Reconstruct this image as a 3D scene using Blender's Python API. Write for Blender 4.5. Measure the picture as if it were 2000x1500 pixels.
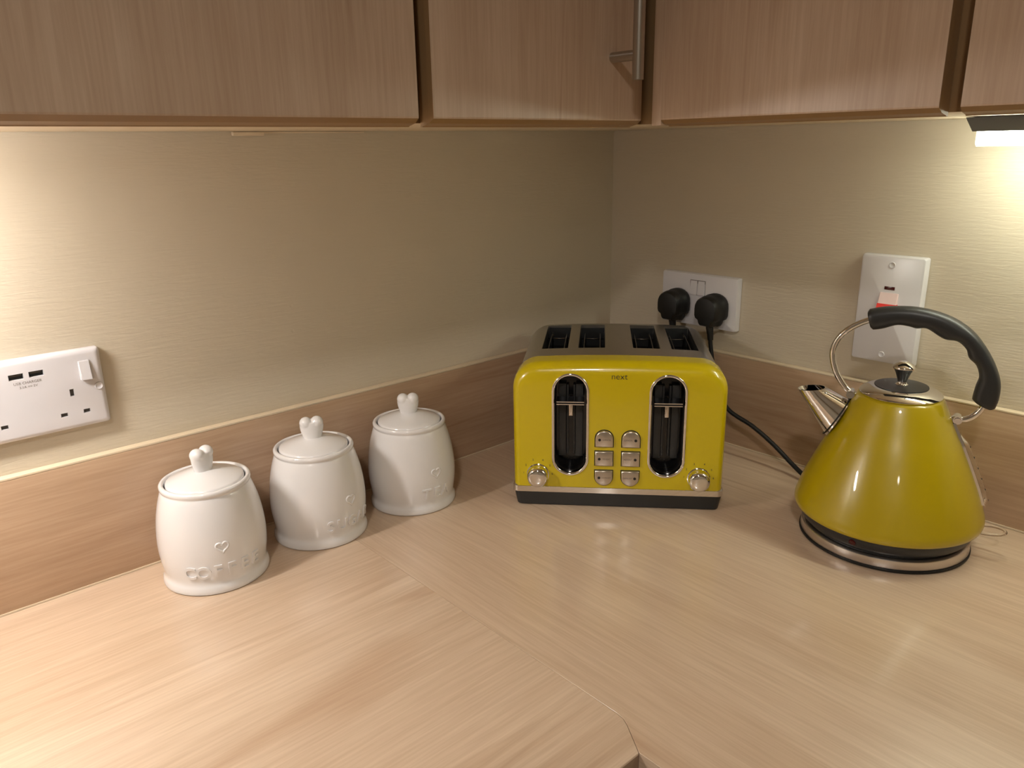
import bpy, bmesh, math, random
from mathutils import Vector, Matrix
random.seed(4)
for o in list(bpy.data.objects): bpy.data.objects.remove(o)
sc = bpy.context.scene
C = sc.collection
PI = math.pi

# ------------------------------------------------------------------ camera
# origin = room corner at worktop height; left wall is y=0 (runs to -x), right wall is x=0 (runs to -y)
CAM = Vector((-1.07412, -0.92985, 0.47769)); YAW, PITCH, ROLL, FPX = 0.84298, -0.29762, -0.018058, 1518.96
fw = Vector((math.cos(PITCH)*math.cos(YAW), math.cos(PITCH)*math.sin(YAW), math.sin(PITCH)))
r0 = fw.cross(Vector((0, 0, 1))).normalized(); u0 = r0.cross(fw)
rt = r0*math.cos(ROLL)+u0*math.sin(ROLL); up = -r0*math.sin(ROLL)+u0*math.cos(ROLL)
cd = bpy.data.cameras.new('camera'); cam = bpy.data.objects.new('camera', cd); C.objects.link(cam)
m = Matrix((rt, up, -fw)).transposed().to_4x4(); m.translation = CAM
cam.matrix_world = m
cd.sensor_width = 36; cd.lens = FPX*36/2000; cd.clip_start = 0.02
sc.camera = cam

# ------------------------------------------------------------------ world, lights, exposure
w = bpy.data.worlds.new('world'); sc.world = w; w.use_nodes = True
w.node_tree.nodes['Background'].inputs[0].default_value = (1.0, 0.9, 0.78, 1)
w.node_tree.nodes['Background'].inputs[1].default_value = 0.02
vs = sc.view_settings
vs.view_transform = 'Standard'; vs.look = 'None'; vs.gamma = 1; vs.use_curve_mapping = False
vs.exposure = 0.0
CEIL = 1.5
TUBE_LEFT = 140.0; TUBE_RIGHT = 25.0
for i, (x, y, e) in enumerate([(-1.68, -1.36, 13.5), (-2.6, -2.3, 4)]):
    ld = bpy.data.lights.new('ceiling_spot', 'AREA'); ld.shape = 'DISK'; ld.size = 0.16
    ld.energy = e; ld.color = (1.0, 0.925, 0.85); ld.spread = math.radians(150)
    lo = bpy.data.objects.new('ceiling_spot', ld); lo.location = (x, y, CEIL-0.012); C.objects.link(lo)

# ------------------------------------------------------------------ materials
def lin(c):
    return tuple(((v/255)/12.92 if v/255 <= 0.04045 else ((v/255+0.055)/1.055)**2.4) for v in c)+(1,)
def mat(name, col, rough=0.5, metal=0.0, coat=0.0, trans=0.0, ior=1.5, emit=None, es=0, noise=0.0, aniso=0):
    mt = bpy.data.materials.new(name); mt.use_nodes = True
    nt = mt.node_tree; b = nt.nodes['Principled BSDF']
    b.inputs['Base Color'].default_value = col; b.inputs['Roughness'].default_value = rough
    b.inputs['Metallic'].default_value = metal; b.inputs['Coat Weight'].default_value = coat
    b.inputs['Coat Roughness'].default_value = 0.04
    b.inputs['Transmission Weight'].default_value = trans; b.inputs['IOR'].default_value = ior
    if emit: b.inputs['Emission Color'].default_value = emit; b.inputs['Emission Strength'].default_value = es
    # fine procedural roughness variation on every material
    tc = nt.nodes.new('ShaderNodeTexCoord'); n = nt.nodes.new('ShaderNodeTexNoise'); n.inputs['Scale'].default_value = 60
    mr = nt.nodes.new('ShaderNodeMapRange'); d = noise if noise else 0.03
    mr.inputs['To Min'].default_value = max(0, rough-d); mr.inputs['To Max'].default_value = min(1, rough+d)
    nt.links.new(tc.outputs['Object'], n.inputs['Vector']); nt.links.new(n.outputs['Fac'], mr.inputs['Value'])
    nt.links.new(mr.outputs['Result'], b.inputs['Roughness'])
    return mt
def brushed(name, col, rough, axis_scale):
    mt = mat(name, col, rough, 1.0); nt = mt.node_tree; b = nt.nodes['Principled BSDF']
    tc = nt.nodes.new('ShaderNodeTexCoord'); mp = nt.nodes.new('ShaderNodeMapping'); mp.inputs['Scale'].default_value = axis_scale
    n = nt.nodes.new('ShaderNodeTexNoise'); n.inputs['Scale'].default_value = 1; n.inputs['Detail'].default_value = 3
    bp = nt.nodes.new('ShaderNodeBump'); bp.inputs['Strength'].default_value = 0.25; bp.inputs['Distance'].default_value = 0.0002
    nt.links.new(tc.outputs['Object'], mp.inputs['Vector']); nt.links.new(mp.outputs[0], n.inputs['Vector'])
    nt.links.new(n.outputs['Fac'], bp.inputs['Height']); nt.links.new(bp.outputs[0], b.inputs['Normal'])
    return mt
def wood(name, axis, light, dark, red, rough=0.32, coat=0.0, seed=0.0, spec=0.5):
    mt = bpy.data.materials.new(name); mt.use_nodes = True; nt = mt.node_tree; N = nt.nodes.new; L = nt.links.new
    b = nt.nodes['Principled BSDF']
    tc = N('ShaderNodeTexCoord')
    def noise(across, along, detail, dist=0.0, off=0.0, rgh=0.5):
        mp = N('ShaderNodeMapping'); s = [across]*3; s[axis] = along
        mp.inputs['Scale'].default_value = s; mp.inputs['Location'].default_value = (seed+off, seed*1.7+off, seed*0.6-off)
        n = N('ShaderNodeTexNoise'); n.inputs['Scale'].default_value = 1; n.inputs['Detail'].default_value = detail
        n.inputs['Distortion'].default_value = dist; n.inputs['Roughness'].default_value = rgh
        L(tc.outputs['Object'], mp.inputs['Vector']); L(mp.outputs[0], n.inputs['Vector']); return n.outputs['Fac']
    def ramp(v, p0, p1, c0, c1):
        r = N('ShaderNodeValToRGB'); e = r.color_ramp.elements
        e[0].position = p0; e[1].position = p1; e[0].color = c0; e[1].color = c1
        L(v, r.inputs[0]); return r.outputs[0]
    base = ramp(noise(11, 1.1, 3, 0.6, 3.0), 0.33, 0.68, light, dark)
    def mix(a, bcol, fac, mode='MIX'):
        x = N('ShaderNodeMix'); x.data_type = 'RGBA'; x.blend_type = mode
        if isinstance(fac, float): x.inputs['Factor'].default_value = fac
        else: L(fac, x.inputs['Factor'])
        L(a, x.inputs[6])
        if isinstance(bcol, tuple): x.inputs[7].default_value = bcol
        else: L(bcol, x.inputs[7])
        return x.outputs[2]
    # reddish cathedral streaks: thin bands of a stretched, distorted noise
    st = N('ShaderNodeMath'); st.operation = 'PINGPONG'; st.inputs[1].default_value = 0.5
    mu = N('ShaderNodeMath'); mu.operation = 'MULTIPLY'; mu.inputs[1].default_value = 5.0
    L(noise(6, 0.55, 2, 0.9, 9.0), mu.inputs[0]); L(mu.outputs[0], st.inputs[0])
    sm = ramp(st.outputs[0], 0.0, 0.10, (0.6, 0.6, 0.6, 1), (0, 0, 0, 1))
    gate = ramp(noise(9, 2.2, 1, 0.2, 17.0), 0.42, 0.60, (0, 0, 0, 1), (1, 1, 1, 1))
    mg = N('ShaderNodeMath'); mg.operation = 'MULTIPLY'; L(sm, mg.inputs[0]); L(gate, mg.inputs[1])
    c = mix(base, red, mg.outputs[0])
    fine = ramp(noise(300, 13, 2, 0.3, 1.0, 0.6), 0.35, 0.7, (0.88, 0.85, 0.83, 1), (1, 1, 1, 1))
    c = mix(c, fine, 1.0, 'MULTIPLY')
    mid = ramp(noise(60, 3.6, 3, 0.9, 23.0, 0.55), 0.38, 0.62, (0.945, 0.93, 0.915, 1), (1, 1, 1, 1))
    c = mix(c, mid, 1.0, 'MULTIPLY')
    L(c, b.inputs['Base Color'])
    b.inputs['Roughness'].default_value = rough; b.inputs['Coat Weight'].default_value = coat; b.inputs['Coat Roughness'].default_value = 0.13
    b.inputs['Specular IOR Level'].default_value = spec
    bp = N('ShaderNodeBump'); bp.inputs['Strength'].default_value = 0.10; bp.inputs['Distance'].default_value = 0.0004
    L(noise(420, 30, 2, 0, 5.0), bp.inputs['Height']); L(bp.outputs[0], b.inputs['Normal'])
    return mt
def plaster(name, col, axis_h):
    mt = bpy.data.materials.new(name); mt.use_nodes = True; nt = mt.node_tree; N = nt.nodes.new; L = nt.links.new
    b = nt.nodes['Principled BSDF']; b.inputs['Roughness'].default_value = 0.55
    b.inputs['Specular IOR Level'].default_value = 0.3
    tc = N('ShaderNodeTexCoord')
    mp = N('ShaderNodeMapping'); s = [260]*3; s[axis_h] = 28; mp.inputs['Scale'].default_value = s
    n = N('ShaderNodeTexNoise'); n.inputs['Scale'].default_value = 1; n.inputs['Detail'].default_value = 4
    n.inputs['Distortion'].default_value = 1.2
    L(tc.outputs['Object'], mp.inputs['Vector']); L(mp.outputs[0], n.inputs['Vector'])
    n2 = N('ShaderNodeTexNoise'); n2.inputs['Scale'].default_value = 9; n2.inputs['Detail'].default_value = 5; L(tc.outputs['Object'], n2.inputs['Vector'])
    v = N('ShaderNodeTexVoronoi'); v.inputs['Scale'].default_value = 17; L(tc.outputs['Object'], v.inputs['Vector'])
    r = N('ShaderNodeValToRGB'); r.color_ramp.elements[0].position = 0.0; r.color_ramp.elements[0].color = (1, 1, 1, 1)
    r.color_ramp.elements[1].position = 0.045; r.color_ramp.elements[1].color = (0, 0, 0, 1); L(v.outputs['Distance'], r.inputs[0])
    b1 = N('ShaderNodeBump'); b1.inputs['Strength'].default_value = 0.42; b1.inputs['Distance'].default_value = 0.001; L(n.outputs['Fac'], b1.inputs['Height'])
    b2 = N('ShaderNodeBump'); b2.inputs['Strength'].default_value = 0.3; b2.inputs['Distance'].default_value = 0.004; L(n2.outputs['Fac'], b2.inputs['Height']); L(b1.outputs[0], b2.inputs['Normal'])
    b3 = N('ShaderNodeBump'); b3.inputs['Strength'].default_value = 0.35; b3.inputs['Distance'].default_value = 0.001; L(r.outputs[0], b3.inputs['Height']); L(b2.outputs[0], b3.inputs['Normal'])
    L(b3.outputs[0], b.inputs['Normal'])
    mx = N('ShaderNodeMix'); mx.data_type = 'RGBA'; L(n2.outputs['Fac'], mx.inputs['Factor'])
    mx.inputs[6].default_value = col; mx.inputs[7].default_value = tuple(x*0.95 for x in col[:3])+(1,)
    L(mx.outputs[2], b.inputs['Base Color'])
    return mt
WL, WD, WR = (0.70, 0.55, 0.41, 1), (0.615, 0.465, 0.335, 1), (0.48, 0.32, 0.21, 1)
M = {}
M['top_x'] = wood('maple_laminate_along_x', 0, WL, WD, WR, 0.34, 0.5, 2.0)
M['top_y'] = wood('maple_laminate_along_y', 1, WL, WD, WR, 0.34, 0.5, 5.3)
M['up_x'] = wood('shaded_maple_upstand_x', 0, (0.60, 0.435, 0.30, 1), (0.50, 0.35, 0.235, 1), (0.37, 0.225, 0.135, 1), 0.3, 0.2, 8.0)  # upstands: worktop laminate with shading painted in as a darker tone
M['up_y'] = wood('shaded_maple_upstand_y', 1, (0.60, 0.435, 0.30, 1), (0.50, 0.35, 0.235, 1), (0.37, 0.225, 0.135, 1), 0.3, 0.2, 11.0)
M['door'] = wood('maple_door_vertical', 2, (0.62, 0.48, 0.36, 1), (0.52, 0.385, 0.28, 1), (0.38, 0.25, 0.165, 1), 0.36, 0.1, 14.0)
M['edge'] = mat('shaded_honey_edge', (0.29, 0.175, 0.08, 1), 0.4)  # honey edge tone, darkened to carry the shade on the door bevels
M['front_edge'] = mat('brown_worktop_front', (0.27, 0.18, 0.115, 1), 0.45)  # browner tone for the upright front faces of the worktops
M['under'] = mat('cabinet_underside', (0.74, 0.62, 0.46, 1), 0.5)
M['cream_edge'] = mat('cream_sealant', (0.70, 0.58, 0.42, 1), 0.5)
M['wall_l'] = plaster('cream_paint_left', (0.60, 0.53, 0.415, 1), 0)
M['wall_r'] = plaster('cream_paint_right', (0.60, 0.53, 0.415, 1), 1)
M['ceil'] = mat('white_ceiling', (0.8, 0.78, 0.72, 1), 0.8)
M['floor'] = mat('tile_floor', (0.25, 0.2, 0.16, 1), 0.5)
M['white'] = mat('white_plastic', (0.66, 0.645, 0.67, 1), 0.25)
M['shutter'] = mat('grey_shutter', (0.09, 0.075, 0.06, 1), 0.6)
M['black'] = mat('black_plastic', (0.004, 0.004, 0.004, 1), 0.5)
M['gloss_black'] = mat('gloss_black', (0.006, 0.006, 0.007, 1), 0.15)
M['charcoal'] = mat('charcoal_plastic', (0.022, 0.023, 0.024, 1), 0.38)
M['ceramic'] = mat('white_ceramic', (0.78, 0.77, 0.775, 1), 0.16, coat=0.6)
M['yellow'] = mat('yellow_enamel', (0.63, 0.49, 0.0, 1), 0.25, coat=0.6)
M['kettle_yellow'] = mat('kettle_yellow_enamel', (0.43, 0.32, 0.0, 1), 0.32, coat=0.6)
M['chrome'] = mat('chrome', (0.82, 0.80, 0.78, 1), 0.06, 1.0)
M['satin'] = mat('satin_button', (0.62, 0.57, 0.52, 1), 0.28, 1.0)
M['steel_u'] = brushed('brushed_steel', (0.58, 0.56, 0.52, 1), 0.30, (6, 900, 900))
M['steel_h'] = brushed('brushed_handle', (0.50, 0.47, 0.43, 1), 0.3, (700, 700, 12))
M['steel_ring'] = brushed('brushed_base', (0.72, 0.68, 0.65, 1), 0.3, (40, 40, 1500))
M['dark_steel'] = mat('dark_steel', (0.16, 0.15, 0.14, 1), 0.3, 1.0)
M['ink'] = mat('dark_print', (0.02, 0.018, 0.015, 1), 0.6)
M['grey_ink'] = mat('grey_print', (0.16, 0.14, 0.13, 1), 0.6)
M['red'] = mat('red_plastic', (0.75, 0.03, 0.02, 1), 0.25)
M['neon'] = mat('dark_red_lens', (0.06, 0.003, 0.005, 1), 0.15)
M['clear'] = mat('clear_plastic', (0.95, 0.95, 0.93, 1), 0.05, trans=1.0, ior=1.45)
M['fitting'] = mat('grey_fitting', (0.10, 0.10, 0.09, 1), 0.5)
M['tube_l'] = mat('lit_tube_left', (1, 1, 1, 1), 0.4, emit=(1.0, 0.945, 0.89, 1), es=TUBE_LEFT)
M['tube_r'] = mat('lit_tube_right', (1, 1, 1, 1), 0.4, emit=(0.97, 1.0, 0.82, 1), es=TUBE_RIGHT)

# ------------------------------------------------------------------ builders
def finish(bm, name, mt, parent=None, smooth=None, mats=None):
    bmesh.ops.recalc_face_normals(bm, faces=bm.faces)
    me = bpy.data.meshes.new(name); bm.to_mesh(me); bm.free()
    for x in (mats or [mt]): me.materials.append(x)
    if smooth is not None:
        me.shade_smooth() if smooth >= 180 else me.set_sharp_from_angle(angle=math.radians(smooth))
        if smooth < 180:
            for p in me.polygons: p.use_smooth = True
    o = bpy.data.objects.new(name, me); C.objects.link(o)
    if parent: o.parent = parent
    return o
def tag(o, label=None, cat=None, group=None, kind=None):
    if label: o['label'] = label
    if cat: o['category'] = cat
    if group: o['group'] = group
    if kind: o['kind'] = kind
    return o
def empty(name, loc=(0, 0, 0), rz=0.0):
    e = bpy.data.objects.new(name, None); e.location = loc; e.rotation_euler = (0, 0, rz); e.empty_display_size = 0.03
    C.objects.link(e); return e
def box_bm(x0, x1, y0, y1, z0, z1, bev=0.0, seg=2, bm=None):
    b = bmesh.new()
    bmesh.ops.create_cube(b, size=1)
    for v in b.verts:
        v.co = Vector((x0+(v.co.x+.5)*(x1-x0), y0+(v.co.y+.5)*(y1-y0), z0+(v.co.z+.5)*(z1-z0)))
    if bev: bmesh.ops.bevel(b, geom=b.edges[:], offset=bev, segments=seg, affect='EDGES', profile=0.5)
    if bm is None: return b
    join(bm, b); return bm
def join(bm, b, M4=None):
    vm = {}
    for v in b.verts: vm[v] = bm.verts.new(M4 @ v.co if M4 else v.co)
    for f in b.faces:
        try:
            nf = bm.faces.new([vm[v] for v in f.verts]); nf.material_index = f.material_index
        except ValueError: pass
    b.free()
def box(name, x0, x1, y0, y1, z0, z1, mt, parent=None, bev=0.0, seg=2):
    return finish(box_bm(min(x0, x1), max(x0, x1), min(y0, y1), max(y0, y1), z0, z1, bev, seg), name, mt, parent, 35 if bev else None)
def lathe_bm(prof, n=72, bm=None, c=(0, 0, 0)):
    bm = bm or bmesh.new(); rings = []
    for r, z in prof:
        if r < 1e-6: rings.append([bm.verts.new((c[0], c[1], c[2]+z))])
        else: rings.append([bm.verts.new((c[0]+r*math.cos(2*PI*k/n), c[1]+r*math.sin(2*PI*k/n), c[2]+z)) for k in range(n)])
    for a, b in zip(rings, rings[1:]):
        for k in range(n):
            k2 = (k+1) % n
            if len(a) == 1 and len(b) == 1: continue
            if len(a) == 1: bm.faces.new((a[0], b[k], b[k2]))
            elif len(b) == 1: bm.faces.new((a[k], a[k2], b[0]))
            else: bm.faces.new((a[k], a[k2], b[k2], b[k]))
    return bm
def cat_pts(pts, n=8):
    P = [Vector(p) for p in pts]; out = []
    for i in range(len(P)-1):
        p0 = P[max(i-1, 0)]; p1 = P[i]; p2 = P[i+1]; p3 = P[min(i+2, len(P)-1)]
        for k in range(n):
            t = k/n
            out.append(0.5*((2*p1)+(p2-p0)*t+(2*p0-5*p1+4*p2-p3)*t*t+(3*p1-p0-3*p2+p3)*t**3))
    out.append(P[-1]); return out
def tube_bm(path, rad, n=14, bm=None, cap=True):
    bm = bm or bmesh.new(); P = [Vector(p) for p in path]; rings = []; N = None
    for i, p in enumerate(P):
        t = (P[min(i+1, len(P)-1)]-P[max(i-1, 0)]).normalized()
        if N is None:
            N = t.orthogonal().normalized()
        else:
            N = (N-t*N.dot(t)).normalized()
        B = t.cross(N); r = rad[i] if isinstance(rad, (list, tuple)) else rad
        rings.append([bm.verts.new(p+N*(r*math.cos(2*PI*k/n))+B*(r*math.sin(2*PI*k/n))) for k in range(n)])
    for a, b in zip(rings, rings[1:]):
        for k in range(n): bm.faces.new((a[k], a[(k+1) % n], b[(k+1) % n], b[k]))
    if cap: bm.faces.new(rings[0][::-1]); bm.faces.new(rings[-1])
    return bm
def loft_bm(rings, cap0=True, cap1=True, bm=None, closed=True):
    bm = bm or bmesh.new(); R = [[bm.verts.new(p) for p in r] for r in rings]; n = len(R[0])
    for a, b in zip(R, R[1:]):
        for k in range(n if closed else n-1): bm.faces.new((a[k], a[(k+1) % n], b[(k+1) % n], b[k]))
    if cap0: bm.faces.new(R[0][::-1])
    if cap1: bm.faces.new(R[-1])
    return bm
def cyl_bm(a, b, r0, r1=None, n=32, bm=None):
    return tube_bm([a, b], [r0, r0 if r1 is None else r1], n, bm)
def cut(o, cutters):
    for c in cutters:
        md = o.modifiers.new('cut', 'BOOLEAN'); md.operation = 'DIFFERENCE'; md.solver = 'EXACT'; md.object = c
    bpy.context.view_layer.update()
    dg = bpy.context.evaluated_depsgraph_get()
    me = bpy.data.meshes.new_from_object(o.evaluated_get(dg))
    o.modifiers.clear(); old = o.data; o.data = me; bpy.data.meshes.remove(old)
    for c in cutters: bpy.data.objects.remove(c)
def text_bm(s, size, ext, align='CENTER', offset=0.0, res=3):
    cu = bpy.data.curves.new('txt', 'FONT'); cu.body = s; cu.size = size; cu.extrude = ext; cu.align_x = align; cu.align_y = 'CENTER'
    cu.resolution_u = res; cu.offset = offset
    o = bpy.data.objects.new('txt', cu); C.objects.link(o); bpy.context.view_layer.update()
    me = bpy.data.meshes.new_from_object(o.evaluated_get(bpy.context.evaluated_depsgraph_get()))
    bm = bmesh.new(); bm.from_mesh(me); bpy.data.objects.remove(o); bpy.data.meshes.remove(me); bpy.data.curves.remove(cu)
    return bm

# ------------------------------------------------------------------ room shell
HU, HC, TU = 0.1523, 0.499, 0.012
XE, YE = -3.3, -3.0
tag(box('wall_left', XE, 0.1, 0.0, 0.1, -0.9, CEIL, M['wall_l']), kind='structure')
tag(box('wall_right', 0.0, 0.1, YE, 0.0, -0.9, CEIL, M['wall_r']), kind='structure')
tag(box('wall_back', XE, 0.1, YE-0.1, YE, -0.9, CEIL, M['wall_l']), kind='structure')
tag(box('wall_side', XE-0.1, XE, YE-0.1, 0.1, -0.9, CEIL, M['wall_r']), kind='structure')
tag(box('floor', XE-0.1, 0.1, YE-0.1, 0.1, -1.0, -0.9, M['floor']), kind='structure')
tag(box('ceiling', XE-0.1, 0.1, YE-0.1, 0.1, CEIL, CEIL+0.1, M['ceil']), kind='structure')

# upstands (with a pale sealed top edge)
LX, RY = -1.9, -1.7
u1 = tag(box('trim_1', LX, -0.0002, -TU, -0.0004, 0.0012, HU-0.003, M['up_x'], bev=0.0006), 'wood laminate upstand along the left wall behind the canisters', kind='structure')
box('top_edge', LX, -0.0002, -TU, -0.0004, HU-0.003, HU, M['cream_edge'], u1, bev=0.0008)
box('sealant_bead', LX, -TU, -TU-0.0012, -TU+0.0005, 0.0004, 0.0022, M['cream_edge'], u1)
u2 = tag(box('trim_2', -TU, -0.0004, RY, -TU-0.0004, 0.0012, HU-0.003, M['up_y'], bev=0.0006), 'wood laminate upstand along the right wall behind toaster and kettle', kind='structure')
box('top_edge', -TU, -0.0004, RY, -TU-0.0004, HU-0.003, HU, M['cream_edge'], u2, bev=0.0008)
box('sealant_bead', -TU-0.0012, -TU+0.0005, RY, -TU-0.0016, 0.0004, 0.0022, M['cream_edge'], u2)

# ------------------------------------------------------------------ worktops
XJ, YB, XI, YI, TH = -0.632, -0.562, -0.6545, -0.607, 0.038
def worktop(name, poly, mt, label):
    bm = bmesh.new()
    lo = [bm.verts.new((x, y, -TH)) for x, y in poly]; hi = [bm.verts.new((x, y, 0)) for x, y in poly]
    n = len(poly)
    bm.faces.new(hi); bm.faces.new(lo[::-1])
    for k in range(n): bm.faces.new((lo[k], lo[(k+1) % n], hi[(k+1) % n], hi[k]))
    bm.edges.ensure_lookup_table()
    top = [e for e in bm.edges if all(abs(v.co.z) < 1e-6 for v in e.verts)]
    front = [e for e in top if (abs(e.verts[0].co.y-YI) < 1e-4 and abs(e.verts[1].co.y-YI) < 1e-4) or (abs(e.verts[0].co.x-XI) < 1e-4 and abs(e.verts[1].co.x-XI) < 1e-4)]
    bmesh.ops.bevel(bm, geom=front, offset=0.0018, segments=2, affect='EDGES', profile=0.5)
    top2 = [e for e in bm.edges if e.is_valid and all(abs(v.co.z) < 1e-6 for v in e.verts) and len(e.link_faces) == 2 and e.calc_face_angle(0) > 1.2]
    bmesh.ops.bevel(bm, geom=top2, offset=0.0002, segments=1, affect='EDGES')
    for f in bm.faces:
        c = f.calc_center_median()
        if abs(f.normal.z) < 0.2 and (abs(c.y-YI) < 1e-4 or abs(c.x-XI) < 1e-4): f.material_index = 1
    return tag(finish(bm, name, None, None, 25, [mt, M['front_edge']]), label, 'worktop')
g = 0.0003
bend = [(XJ, YB), (XJ-0.0012, YB-0.010), (XJ-0.005, YB-0.018), (XI, YI)]
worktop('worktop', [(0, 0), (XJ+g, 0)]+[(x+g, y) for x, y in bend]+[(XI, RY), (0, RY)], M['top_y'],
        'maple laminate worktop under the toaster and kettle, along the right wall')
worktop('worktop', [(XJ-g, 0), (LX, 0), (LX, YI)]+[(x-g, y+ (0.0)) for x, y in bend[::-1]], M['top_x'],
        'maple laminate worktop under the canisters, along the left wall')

# ------------------------------------------------------------------ cabinets
def door(parent, axis, a0, a1, z0, z1, face, thick, name='door', hand=1):
    """bevelled slab door; axis 0: spans x and faces -y, axis 1: spans y and faces -x. face = plane of the flat front."""
    bw, bd = 0.0065, 0.0165; sw = 0.12
    def P(a, d, z): return (a, face+d, z) if axis == 0 else (face+d, a, z)
    rings = []
    for inset, d in [(bw+0.002, 0.0), (bw+0.0005, 0.0006), (bw*0.45, bd*0.42), (0.0008, bd), (0, bd+0.001), (0, thick)]:
        rings.append([P(a0+inset*sw, d, z0+inset), P(a1-inset*sw, d, z0+inset), P(a1-inset*sw, d, z1-inset), P(a0+inset*sw, d, z1-inset)])
    bm = loft_bm(rings)
    bm.faces.ensure_lookup_table()
    for f in bm.faces:
        c = f.calc_center_median(); dd = (c.y if axis == 0 else c.x)-face
        zc = c.z
        f.material_index = 1 if 0.0006 < dd < thick-0.001 else 0
    return finish(bm, name, None, parent, None, [M['door'], M['edge']])
ZT = 1.22
def wall_cab(name, axis, a0, a1, d0, d1, label):
    e = empty(name, (0, 0, 0))
    D = 0.300
    lo, hi = min(a0, a1), max(a0, a1)
    if axis == 0: cb_ = box('carcass', lo+0.0006, hi-0.0006, -D, -0.0006, HC, ZT, M['under'], e)
    else: cb_ = box('carcass', -D, -0.0006, lo+0.0006, hi-0.0006, HC, ZT, M['under'], e)
    cb_.data.materials.append(M['edge'])
    for f in cb_.data.polygons: f.material_index = 0 if abs(f.normal.z) > 0.5 else 1  # upright faces painted brown to stand in for shade in the door gaps
    door(e, axis, d0, d1, 0.4955, ZT, -0.322, 0.0205)
    tag(e, label, 'cabinet'); return e
wall_cab('wall_cabinet', 0, -1.235, -0.630, -1.234, -0.6385, 'wide wood wall cabinet above the canisters and the left wall socket')
cb = wall_cab('wall_cabinet', 0, -0.630, -0.0006, -0.6235, -0.3235, 'wood wall cabinet with steel bar handle beside the inside corner')
for ch in cb.children:
    if ch.name.startswith('door'): dB = ch
hb = bmesh.new()
cyl_bm((-0.3765, -0.358, 0.5425), (-0.3765, -0.358, 0.73), 0.0062, bm=hb)
h = finish(hb, 'handle', M['steel_h'], dB, 40); h['label'] = 'brushed steel bar handle'
for z in (0.5675, 0.705):
    finish(cyl_bm((-0.3765, -0.3575, z), (-0.3765, -0.3215, z), 0.0055), 'handle_post', M['steel_h'], dB, 40)
wall_cab('wall_cabinet', 1, -0.660, -0.3012, -0.6480, -0.3475, 'wood wall cabinet above the toaster, right of the corner post')
wall_cab('wall_cabinet', 1, -1.265, -0.660, -1.264, -0.6635, 'wood wall cabinet with strip light beneath, above the kettle at far right')
cp = tag(box('corner_post', -0.3190, -0.3008, -0.3468, -0.3330, 0.4965, ZT, M['door'], bev=0.0008), 'narrow vertical wood corner post between the two wall cabinets', 'corner post')
# small dab of sealant / clip under the left cabinet
cl = bmesh.new(); box_bm(-0.679, -0.640, -0.006, -0.0006, HC-0.005, HC-0.0004, 0.001, bm=cl)
box_bm(-0.640, -0.50, -0.003, -0.0006, HC-0.0022, HC-0.0004, 0.0004, bm=cl)
tag(finish(cl, 'sealant_strip', M['cream_edge']), 'thin pale sealant strip where left wall meets cabinet underside', 'sealant')

# base cabinets below the worktop
def base_cab(axis, a0, a1, label):
    e = empty('base_cabinet', (0, 0, 0)); lo, hi = a0, a1
    if axis == 0: box('carcass', lo, hi, -0.565, -0.0006, -0.75, -TH-0.0004, M['door'], e)
    else: box('carcass', -0.61, -0.0006, lo, hi, -0.75, -TH-0.0004, M['door'], e)
    if axis == 0: box('plinth', lo, hi, -0.52, -0.10, -0.899, -0.7504, M['edge'], e)
    else: box('plinth', -0.56, -0.10, lo, hi, -0.899, -0.7504, M['edge'], e)
    f = -0.587 if axis == 0 else -0.632
    dd = door(e, axis, lo+0.002, hi-0.002, -0.745, -TH-0.004, f, 0.0205)
    zc = -0.13
    if axis == 0:
        finish(cyl_bm((lo+0.1, f-0.035, zc), (lo+0.29, f-0.035, zc), 0.006), 'handle', M['steel_h'], dd, 40)
    else:
        finish(cyl_bm((f-0.035, lo+0.1, zc), (f-0.035, lo+0.29, zc), 0.006), 'handle', M['steel_h'], dd, 40)
    tag(e, label, 'cabinet')
base_cab(0, -1.26, -0.66, 'wood base cabinet under the worktop that carries the canisters')
base_cab(1, -1.22, -0.612, 'wood base cabinet under the worktop that carries the kettle')

# ------------------------------------------------------------------ under-cabinet strip lights
def strip(axis, start, end, tube_mat, label, dw=0.08):
    e = empty('under_cabinet_light', (0, 0, 0))
    s = -1 if end < start else 1
    def prism(nm, a0, a1, prof, mt):      # prof: (distance from wall, z)
        def P(a, d, z): return (a, -d, z) if axis == 0 else (-d, a, z)
        return finish(loft_bm([[P(a0, d, z) for d, z in prof], [P(a1, d, z) for d, z in prof]]), nm, mt, e)
    # wedge-ended grey housing, glowing diffuser below
    a0, a1 = start, end
    bm = bmesh.new()
    def P(a, d, z): return (a, -d, z) if axis == 0 else (-d, a, z)
    z0, z1 = HC-0.0155, HC-0.0006
    loft_bm([[P(a0, dw-0.025, z1), P(a0, dw+0.025, z1), P(a0, dw+0.025, z1-0.001), P(a0, dw-0.025, z1-0.001)],
             [P(a0+s*0.008, dw-0.025, z1), P(a0+s*0.008, dw+0.025, z1), P(a0+s*0.008, dw+0.025, z0), P(a0+s*0.008, dw-0.025, z0)],
             [P(a1, dw-0.025, z1), P(a1, dw+0.025, z1), P(a1, dw+0.025, z0), P(a1, dw-0.025, z0)]], bm=bm)
    finish(bm, 'housing', M['fitting'], e)
    prism('diffuser', a0+s*0.0105, a1-s*0.012, [(dw-0.018, z0), (dw+0.018, z0), (dw+0.018, z0-0.013), (dw+0.014, z0-0.0155), (dw-0.014, z0-0.0155), (dw-0.018, z0-0.013)], tube_mat)
    return tag(e, label, 'light')
strip(1, -0.5955, -0.92, M['tube_r'], 'lit white strip light in grey housing under the right cabinet')
strip(0, -1.045, -1.245, M['tube_l'], 'lit warm strip light under the left cabinet above the wall socket', 0.125)

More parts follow.
